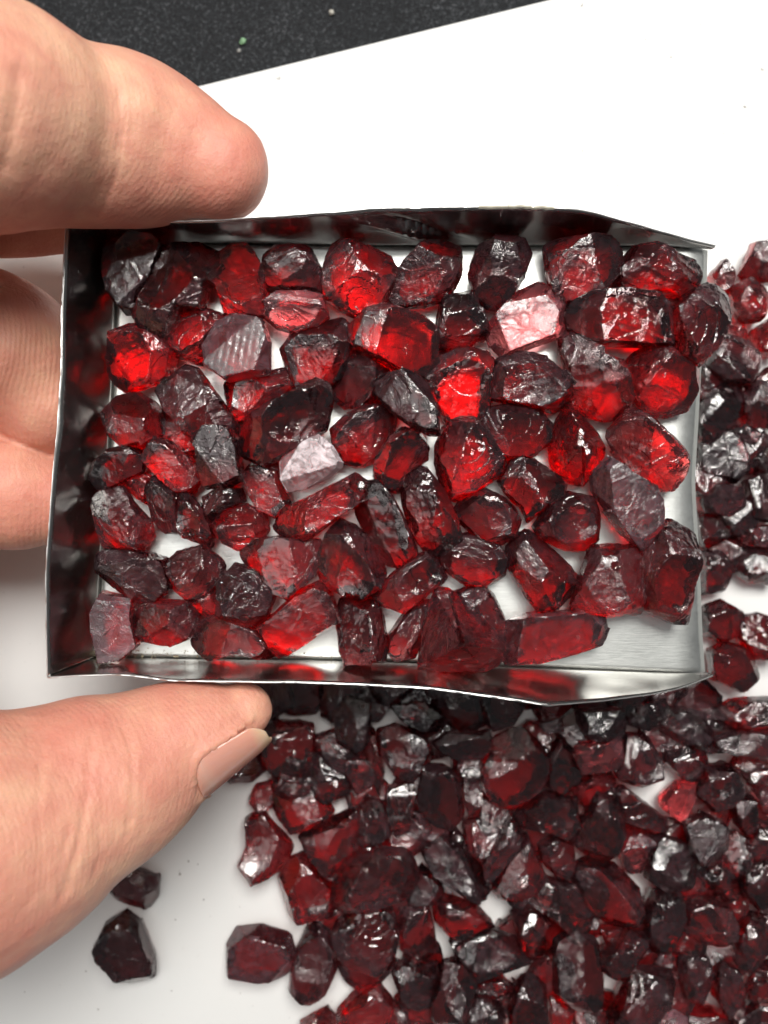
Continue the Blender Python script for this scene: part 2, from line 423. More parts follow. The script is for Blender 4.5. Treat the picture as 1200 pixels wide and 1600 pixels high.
def stone_shape(poly, z0, h, mat, style, label, where, seed, name='garnet_stone', lvl=4, grow=1.0, cat='stone'):
    """poly: photo pixels of the outline; the stone stands at height z0 (cm) and is h tall.
    Its skin is the nearest of many broken faces seen from its heart: side walls, top and bottom
    breaks, and shell-shaped chips with ripples (conchoidal fracture)."""
    r = np.random.default_rng(seed)
    zg = z0 + h * 0.42
    pts = np.array([at(x, y, zg)[:2] for x, y in poly])
    # area centroid
    x, y = pts[:, 0], pts[:, 1]; x2, y2 = np.roll(x, -1), np.roll(y, -1)
    cr = x * y2 - x2 * y; a = cr.sum() / 2
    c = np.array([((x + x2) * cr).sum(), ((y + y2) * cr).sum()]) / (6 * a)
    P = (pts - c) * grow
    if a < 0: P = P[::-1]
    me0, D0 = ICO[lvl]
    ext = np.array([np.ptp(P[:, 0]), np.ptp(P[:, 1])]) / 2
    cov = np.cov(P.T); ev, evec = np.linalg.eigh(cov)
    m = math.sqrt(ext[0] * ext[1])
    D = D0 * np.array([ext[0], ext[1], max(h * 0.5, 0.5 * m)])
    D /= np.linalg.norm(D, axis=1)[:, None]
    # slight random jitter of the sampling keeps edges ragged
    n = len(D)
    th = np.arctan2(D[:, 1], D[:, 0]); ch = np.hypot(D[:, 0], D[:, 1]); sh = D[:, 2]
    # outline radius R(theta) and the index of the edge it crosses
    Q = np.roll(P, -1, axis=0)
    E = Q - P
    ct, st = np.cos(th)[:, None], np.sin(th)[:, None]
    den = ct * E[None, :, 1] - st * E[None, :, 0]
    den = np.where(np.abs(den) < 1e-9, 1e-9, den)
    tt = (P[None, :, 0] * E[None, :, 1] - P[None, :, 1] * E[None, :, 0]) / den
    ss = (P[None, :, 0] * st - P[None, :, 1] * ct) / den
    ok = (tt > 0) & (ss >= -1e-6) & (ss <= 1 + 1e-6)
    tt = np.where(ok, tt, 1e9)
    ei = tt.argmin(1); R = tt[np.arange(n), ei]; R = np.where(R > 1e8, m, R)
    ne = len(P)
    up = r.uniform(0.04, 0.26, ne); dn = r.uniform(0.05, 0.5, ne)
    if style in 'fs' and style: up = r.uniform(0.02, 0.16, ne)
    if style == 'y': up = r.uniform(0.5, 0.85, ne)
    zc = h * 0.42
    hu, hd = h - zc, zc
    sl = np.where(sh > 0, up[ei] * sh / hu, -dn[ei] * sh / hd)
    ch_ = np.maximum(ch, 1e-5)
    r_side = R / (ch_ + R * sl)
    surf = [r_side]; idc = [np.zeros(3)]; kinds = ['s']
    def plane(nv, d):
        nv = unit(nv); q = D @ nv
        surf.append(np.where(q > 1e-4, d / np.maximum(q, 1e-4), 1e9)); kinds.append('p')
        idc.append(nv * d + unit(np.cross(nv, r.normal(size=3))) * m * r.uniform(.6, 1.2))
    def scoop(nv, d, rad):
        """a ball of radius rad whose surface comes within d of the heart, cut away"""
        nv = unit(nv); C = nv * (d + rad); b = D @ C; disc = b * b - (C @ C - rad * rad)
        t = np.where((disc > 0) & (b > 0), b - np.sqrt(np.maximum(disc, 0)), 1e9)
        surf.append(np.where(t > 0, t, 1e9)); kinds.append('c')
        tg = unit(np.cross(nv, r.normal(size=3)))
        idc.append(nv * d + tg * rad * r.uniform(.3, .6))
    # bottom
    plane((r.uniform(-.12, .12), r.uniform(-.12, .12), -1), hd)
    tl = {'f': 0.06, 's': 0.05, 'y': 0.5}.get(style, 0.22)
    az = r.uniform(0, 6.28)
    if style in ('f', 's'):
        plane((tl * math.cos(az), tl * math.sin(az), 1), hu * .93)
        nt, nc = 2, 3
    elif style == 'y':
        nt, nc = 0, 2
    else:
        if r.random() < .5: plane((tl * math.cos(az), tl * math.sin(az), 1), hu * r.uniform(.8, .95))
        else: scoop((tl * math.cos(az), tl * math.sin(az), 1), hu * r.uniform(.68, .85), m * r.uniform(1.6, 3))
        nt, nc = 6, 5
    for i in range(nt):            # slanting breaks around the top
        a_ = az + 6.28 * i / max(nt, 1) + r.uniform(-.5, .5); k = r.uniform(.5, 1.5)
        nv = unit((k * math.cos(a_), k * math.sin(a_), 1))
        sup = np.max(P @ nv[:2]) * .95 + hu * nv[2]
        if r.random() < .75: plane(nv, sup * r.uniform(.66, .90))
        else: scoop(nv, sup * r.uniform(.62, .84), m * r.uniform(.7, 2.2))
    for i in range(nc):            # shell chips anywhere, small ones along the edges
        a_ = r.uniform(0, 6.28); k = r.uniform(.6, 3.5)
        nv = unit((k * math.cos(a_), k * math.sin(a_), r.choice([1, 1, -1])))
        sup = np.max(P @ nv[:2]) + (hu if nv[2] > 0 else hd) * abs(nv[2])
        scoop(nv, sup * r.uniform(.76, .94), m * r.uniform(.2, .7))
    for i in range(3):
        a_ = r.uniform(0, 6.28); nv = unit((math.cos(a_), math.sin(a_), -r.uniform(.5, 1.2)))
        plane(nv, (np.max(P @ nv[:2]) + hd * abs(nv[2])) * r.uniform(.66, .85))
    S = np.stack(surf, 1); k = S.argmin(1); rr = S[np.arange(n), k]
    X = D * rr[:, None]
    # small flat flakes knocked off whatever still stands out
    for i in range(4 if style else 10):
        nv = r.normal(size=3); nv[2] = abs(nv[2]) * 1.3 if r.random() < .8 else nv[2]; nv = unit(nv)
        q = D @ nv; dd = (X @ nv).max() - r.uniform(.2, 1) * (.012 + .10 * max(0, nv[2])) * (m / .38)
        t = np.where(q > 1e-4, dd / np.maximum(q, 1e-4), 1e9)
        surf.append(t); kinds.append('p')
        idc.append(nv * dd + unit(np.cross(nv, r.normal(size=3))) * m * r.uniform(.5, 1.0))
        hit = t < rr; rr = np.where(hit, t, rr); k = np.where(hit, len(surf) - 1, k); X = D * rr[:, None]
    # little shell chips nibbled out of the standing corners and edges
    for i in range(7 if style else 15 if lvl == 5 else 9):
        nv = unit(r.normal(size=3) * (1, 1, .8) + (0, 0, .35)); vx = X[(X @ nv).argmax()]
        rad = m * r.uniform(.08, .34); C = vx + unit(vx / np.linalg.norm(vx) + nv * .8 + r.normal(size=3) * .35) * rad * r.uniform(.80, .97)
        bb = D @ C; disc = bb * bb - (C @ C - rad * rad)
        t = np.where((disc > 0) & (bb > 0), bb - np.sqrt(np.maximum(disc, 0)), 1e9); t = np.where(t > 0, t, 1e9)
        surf.append(t); kinds.append('c'); idc.append(vx + r.normal(size=3) * .02)
        hit = t < rr; rr = np.where(hit, t, rr); k = np.where(hit, len(surf) - 1, k); X = D * rr[:, None]
    # ripples around each break's point of impact, rough skin on side walls
    IC = np.array(idc)[k]; dist = np.linalg.norm(X - IC, axis=1)
    K = len(surf)
    fq = r.uniform(22, 55, K); am = r.uniform(.001, .006, K) * (r.random(K) < .75)
    hk = r.uniform(.001, .0038, K) * (r.random(K) < .5); hf = r.uniform(14, 34, K)
    if style in ('f', 's'): am[2] = 0.0012
    isw = np.array([0 if q == 's' else 1 for q in kinds])[k]
    fade = np.exp(-dist / (m * 1.1))
    bend = np.zeros(n)
    for _ in range(3):
        kv = r.normal(size=3) * 4; bend += np.sin(X @ kv + r.uniform(0, 6))
    rip = am[k] * isw * (0.4 + fade) * (1 - 2 * np.mod(dist * fq[k] / 6.28 + bend * .25, 1.0))
    W = X - IC; B1 = r.normal(size=(K, 3)); B2 = r.normal(size=(K, 3))
    ang = np.arctan2((W * B1[k]).sum(1), (W * B2[k]).sum(1))
    rip += hk[k] * isw * (1 - 2 * np.abs(np.sin(ang * hf[k] + bend * .8))) * np.clip(dist / m, 0, 1)
    if style == 's':
        kv = np.array([math.cos(seed), math.sin(seed), 0]) * 75
        rip += .0022 * (k == 2) * (.6 + .4 * np.sin(X @ (kv[[1, 0, 2]] * .11) + bend)) * np.sin(X @ kv + .5 * bend)
    ns = np.zeros(n)
    for f_, a_ in ((6, .009), (13, .006), (29, .005), (60, .003), (110, .0016)):
        for _ in range(3):
            kv = unit(r.normal(size=3)) * f_; ns += a_ * (.6 - np.abs(np.sin(X @ kv + r.uniform(0, 6) + .6 * bend)))
    ns *= (0.4 if style in ('f', 's') else 1.0) * np.where(isw == 0, .75, .42)
    X = D * (rr + rip + ns)[:, None]
    zmin = X[:, 2].min()
    X[:, 2] -= zmin
    fin = r.random(len(surf)) ** 1.6
    big = np.argsort(-np.bincount(k, minlength=len(surf)))[:3]; fin[big] *= .8
    return glare(X, c, z0, lvl), X, fin[k].astype(np.float32), c, z0, me0, mat, label, where, name, cat
def stone_mesh(X, fin, c, z0, me0, mat, label, where, name, cat):
    me = me0.copy(); me.name = name
    me.vertices.foreach_set('co', (X * U).ravel()); me.update()
    me.set_sharp_from_angle(angle=math.radians(20))
    me.attributes.new('finish', 'FLOAT', 'POINT').data.foreach_set('value', fin)
    me.materials.append(GEM[mat])
    o = bpy.data.objects.new(name, me); sc.collection.objects.link(o)
    o.location = (c[0] * U, c[1] * U, z0 * U)
    tag(o, label, cat, where)
    return o

# crops of the photograph the outlines were read from: origin and scale
CROP = {'1': (60, 300, 3), '2': (400, 300, 3), '3': (760, 300, 3), '4': (60, 680, 3), '5': (400, 680, 3), '6': (760, 680, 3),
        'F': (0, 0, 1), 'A': (300, 1050, 2.6667), 'B': (700, 1050, 2.4), 'C': (900, 350, 2.1333), 'L': (0, 1000, 2.4)}
GT = 'red stones lying in the metal tray'
# crop | outline | height cm | material | style | raised by cm | label
TRAY = '''
1|340,250 420,215 560,240 605,280 560,400 470,560 420,560 350,480 325,380|.6|d|f|0|big dark smooth-faced stone in the shaded tray corner beside the index finger
1|650,270 760,260 835,300 840,370 795,480 770,560 690,560 610,680 490,640 480,560 570,400|.7|d||0|large dark red stone just right of the smooth one in the shaded tray corner
1|830,330 900,255 970,250 1010,300 1065,400 1070,480 1060,590 960,600 880,560 850,460 785,410|.65|b||.05|knobbly pinkish red stone with a small tan knob, third along the back wall
2|50,300 110,260 190,260 260,290 315,400 310,480 210,485 120,470 60,460 35,400|.6|n||0|rounded red stone with a pale ridge across it, fourth along the back wall
2|350,280 400,245 450,240 520,270 620,320 640,360 660,380 640,440 590,530 470,580 400,550 330,500 320,440 335,340|.65|b||0|jagged clear red stone below the crumpled fold of the back wall
2|640,420 690,350 760,270 860,235 940,270 965,360 900,500 800,530 660,545 630,500|.6|d||0|dark stone with a square reflection on top, near the back wall's middle
F|745,390 770,380 815,382 826,402 815,435 790,478 765,482 742,465 735,430|.6|x||0|nearly black tapering stone against the back wall, the darkest of the top row
3|275,260 360,235 480,220 560,230 610,280 620,370 560,440 470,500 360,520 310,470 290,380|.7|n||0|deep red stone with slanting glassy ridges, second from the right along the back wall
3|610,370 690,270 780,260 860,300 960,330 985,380 960,450 880,500 750,490 640,470 600,430|.6|n||0|stone with round dark face and pale right end, top right of the tray
3|815,515 860,490 905,495 895,530 860,556|.3|p||0|tiny pale pink chip wedged above the long striated stone
3|20,620 70,560 150,480 240,440 300,470 345,520 355,620 330,680 200,730 90,765 20,730 0,680|.32|p|f|.12|flat pale pink stone, the lightest one in the upper half of the tray
2|870,520 930,490 1020,470 1050,560 1085,660 1060,690 960,740 850,735 845,650|.55|x||0|smoky square stone with fine radiating lines left of the flat pale pink one
3|370,550 480,490 600,480 780,500 850,570 860,690 850,720 700,720 480,715 400,640|.5|n|s|.12|long dark stone crossed by slanting white scratches, near the right of the tray
3|870,560 950,480 1020,450 1100,490 1105,600 1060,730 990,810 900,760 870,680|.75|d||.1|dark ridged stone hanging over the open right edge of the tray
3|340,650 380,640 430,700 520,760 610,800 650,880 680,980 640,1050 530,1060 440,1030 390,960 380,860 345,750|.6|b||0|orange red stone with a dark upper tail, below the long scratched stone
3|640,820 700,760 800,730 880,740 970,810 960,950 920,1030 840,1070 740,1030 690,960 640,880|.55|b||0|wide red stone with fan-like cracks, under the stone that overhangs the right edge
3|10,870 60,790 130,770 270,790 340,850 385,910 370,980 300,1030 180,1000 20,970|.6|n||0|deep red oblong stone with a plum coloured window, below the flat pale pink stone
2|800,880 850,790 950,745 1060,750 1105,800 1080,1060 1000,1080 900,1080 840,960 820,920|.65|b||0|stone with grey bubbly left corner and glowing orange right half, right of centre
2|440,650 500,570 600,535 700,570 780,600 845,650 845,790 790,865 700,850 560,790 470,740|.75|b||.05|large bright red stone with a curved step, two rows below the back wall fold
2|50,540 120,490 230,485 310,510 330,590 280,640 200,665 110,640 50,590|.5|p|f|.15|pale oval stone face with fine stripes, below the fourth stone of the top row
1|790,730 840,640 930,595 1050,620 1080,700 1080,850 1000,860 900,880 800,810|.5|m|s|.22|grey matt stone with parallel scratches over its flat square top
1|620,650 680,570 780,555 880,590 850,640 790,740 790,810 740,800 640,760|.5|b||0|reddish glassy stone tucked against the left of the grey scratched one
1|355,680 430,640 520,650 600,700 640,770 620,850 560,900 420,930 360,880 345,780|.6|b||0|squarish stone with a red glowing middle beside the end wall, below the shaded corner
2|130,740 190,660 280,620 330,620 420,600 440,660 430,800 400,870 320,910 190,920 170,860|.65|n||0|stone with silvery crinkled left side and bright red lower edge, upper left of centre
1|570,950 620,890 700,830 760,850 810,920 870,1000 930,1090 920,1200 760,1200 700,1130 600,1010|.65|d||.1|long dark red stone with a tiny blue spark, below the grey scratched one
1|310,1040 380,970 470,950 540,990 600,1060 590,1130 500,1190 420,1200 340,1130|.55|n||0|smooth wine red stone at the end wall with a pale curved seam
1|880,900 980,880 1100,850 1180,830 1190,900 1170,980 1010,1080 950,1080 900,1010|.5|b||0|broad red stone with rosy wrinkles, directly under the grey scratched one
F|378,690 390,655 430,630 465,612 490,598 510,607 515,630 505,672 465,700 415,725 385,715|.7|d||.15|dark wedge of stone with black upper edge and orange right end, upper left
2|370,870 430,770 500,770 600,830 640,870 600,960 500,1005 420,1010 370,960|.6|d||0|dark red stone with a blue tinted top, above the centre of the tray
2|565,900 600,870 680,850 760,880 820,940 845,1050 850,1130 800,1130 720,1090 640,1030 570,960|.6|x|f|.25|dark stone with a straight grey bar along its left edge, at tray centre
F|520,672 545,652 575,637 605,635 617,652 612,680 595,715 565,727 535,722 525,700|.55|n||0|stone with white glassy upper edge and red middle, just left of tray centre
5|570,100 620,20 680,-20 760,0 800,60 790,120 700,190 680,260 600,250 560,180|.6|n||0|lumpy dark stone with bubbly grey crown and red foot, at the tray's centre
5|850,60 880,-20 930,-60 1010,-70 1080,0 1150,110 1140,180 1000,270 920,295 880,240 850,130|.65|b||.03|big stone with curved white ripples round an orange glow, right of the tray's centre
3|-20,1080 20,1020 130,1000 220,1010 290,1090 290,1170 200,1240 80,1250 0,1200|.6|d||0|rounded dark stone with fine grey lines, left of the white and red triangular stone
F|860,720 860,700 868,665 885,635 905,650 930,680 942,700 935,725 908,755 870,745|.65|b|y|0|triangular stone with a rippled white left face and the brightest red right face
F|945,685 965,655 990,643 1020,660 1050,690 1068,712 1065,735 1045,772 1020,770 990,745 955,705|.5|b||.1|broad rosy red slab with pale wrinkles near the open edge, halfway down the tray
6|495,180 560,115 640,170 760,240 790,310 790,420 760,500 700,520 640,460 560,350 500,270|.55|m|f|.05|mauve topped slab with a red right rim, below the broad rosy slab
6|65,220 130,105 230,130 320,190 370,240 350,280 280,330 190,400 160,330 90,270|.6|d||0|dark triangular stone pointing down with a silvery fleck, below the rounded dark stone
5|940,340 1000,280 1060,255 1150,290 1200,340 1230,400 1200,470 1130,510 1040,480 960,410|.6|d||0|dark stone split by one pale vertical ridge, in the right half of the tray
6|225,430 300,310 390,275 490,300 520,370 510,480 470,530 370,530 260,480|.6|d||0|dark cubic stone with glassy wrinkles, left of the mauve topped slab
5|865,530 930,480 1020,465 1120,510 1175,580 1150,650 1080,700 980,690 880,620|.6|d||0|wine dark six-sided stone with a white glint on its left shoulder
6|95,540 180,450 260,490 330,560 420,640 415,700 320,800 240,815 190,750 110,620|.6|n||0|stone with silvery upper corner and pink sparkling base, above the long front bar
6|400,790 430,680 480,540 560,520 690,530 720,600 700,820 560,835 430,820|.65|b||0|square stone with two glowing scarlet windows in a wrinkled frame, lower right
6|720,540 790,430 850,415 945,470 960,600 930,700 920,860 860,860 710,790 710,650|.7|n||0|tall upright reddish grey stone nearest the open edge, lowest on the right
6|85,1020 110,870 200,840 420,825 530,850 540,900 510,980 400,1010 220,1050 110,1060|.5|m|f|0|long mauve brick-shaped bar lying along the front wall
5|930,740 1060,705 1110,750 1165,880 1170,960 1130,1010 1050,900 960,850|.5|n||0|stone with a pale cracked top peeping out behind the big pyramid at the front
5|770,1080 790,900 850,740 900,730 1030,830 1100,920 1180,1000 1140,1050 1060,1090 880,1090|.75|b|y|.05|large red pyramid shaped stone at the front wall
5|620,940 700,830 780,770 820,780 800,850 770,960 740,1040 650,1040 620,1000|.5|d||0|dark stone with a fingerprint-like grey shell, left of the large pyramid
5|385,870 400,770 480,765 570,780 610,960 600,1050 540,1050 420,1055 400,1000|.6|d||0|upright dark block standing at the middle of the front wall
5|545,740 600,690 700,600 790,550 840,590 885,680 800,740 700,820 600,790|.55|n||.05|ridged plum stone with rounded bumps, above the gap left of the pyramid
5|305,560 340,470 400,405 470,440 540,490 600,640 580,700 490,750 420,740 330,700 305,640|.65|n||0|stone with a pale curved grey band down its left and red right half
5|20,890 100,830 200,740 300,690 350,760 380,870 280,930 190,990 130,1035 70,970|.5|b|f|.1|tilted see-through stone with a salmon pink glow, at the front left of centre
F|378,865 400,845 440,840 495,845 502,860 490,895 450,932 425,922 400,895|.5|b|f|.05|salmon red stone with white streaks on top, above the tilted see-through one
5|100,440 80,400 150,340 280,280 450,190 520,230 500,310 390,380 280,460 240,490 150,470|.65|b||.05|long red stone slanting up to the right with a scarlet core, left of centre
5|470,370 490,240 580,225 640,300 720,450 750,560 680,610 600,590 540,500|.65|d||.03|long nearly black stone slanting down to the right, below the centre
5|680,240 740,150 800,170 880,270 930,380 950,480 860,560 780,520 720,420 700,340|.65|n||0|tall plum stone leaning left, right beside the long nearly black one
5|125,130 180,30 270,-10 350,60 400,140 340,190 240,240 160,255 130,200|.45|w|f|.25|white glossy flat-faced stone, the palest in the left half of the tray
4|960,200 1000,150 1120,130 1160,260 1200,340 1110,380 1040,350 990,270|.5|n||0|crumbly dark stone partly under the white glossy one
4|820,430 880,360 980,330 1060,370 1075,440 1050,500 940,530 880,500|.55|b||0|rounded stone with a small scarlet glow, lower left of the white glossy one
4|780,290 860,240 950,250 970,310 880,350 830,420 790,350|.5|x||0|little smoky stone between the upright prism and the rounded one with a scarlet glow
4|760,60 810,-30 920,-30 940,50 960,200 900,230 800,240 770,150|.7|d|f|.05|upright dark prism with a tiny hook shaped scratch on its face
4|500,110 560,20 640,40 720,110 780,200 740,260 650,260 590,210|.55|b||0|rosy stone with a scarlet patch, left of the upright prism
4|270,130 340,80 440,50 500,100 490,170 400,220 300,260 265,210|.55|x||0|black crinkled stone by the end wall, halfway down
4|265,320 320,260 400,250 450,320 520,400 540,470 480,530 320,520 290,430|.6|n||0|dusky round grey faced stone by the end wall, under the black crinkled one
4|520,250 560,200 660,280 670,450 600,450 540,390|.55|x||0|smoky stone with a square red spot at its foot, left part of a pair
4|670,280 710,270 790,350 830,460 810,520 700,480 665,440|.5|d||0|dark crumpled stone, right of the smoky one with the square red spot
4|280,570 340,535 450,530 600,580 630,700 560,760 480,780 370,710 300,640|.6|x||0|wide grey topped stone near the lower end wall
4|600,610 660,550 780,520 870,600 860,670 770,760 690,750 620,690|.5|n||.03|triangular stone with a white glint on its right tip, lower left of tray
4|690,770 770,730 840,690 850,820 800,850|.35|b||0|small scarlet chip below the triangular stone with the white glint
4|850,690 930,610 1050,640 1110,740 1060,870 960,890 850,840|.65|d||.03|dark stone with curled glassy rims, left of the salmon streaked stone
4|280,820 320,740 440,770 450,870 470,970 400,1030 310,1040 285,930|.55|m|f|0|upright rose brown oblong in the lower left corner of the tray
4|455,830 560,780 700,780 750,850 720,940 620,980 500,960 455,900|.55|n||0|low stone with a wavy ridge, second from the lower left corner of the tray
4|730,900 820,850 930,870 1050,930 1120,1030 1040,1040 930,1010 800,1050 735,980|.5|d||0|long curved dark stone touching the front wall, left of the tilted see-through one
4|400,230 490,180 540,200 530,330 460,290|.35|b||0|small red stone squeezed between the black crinkled one and the rosy one
1|600,1010 700,1120 790,1200 690,1240 600,1160 560,1060|.4|b||0|deep red sliver under the long dark stone with a blue spark
'''
GP = 'red stones heaped on the white board'
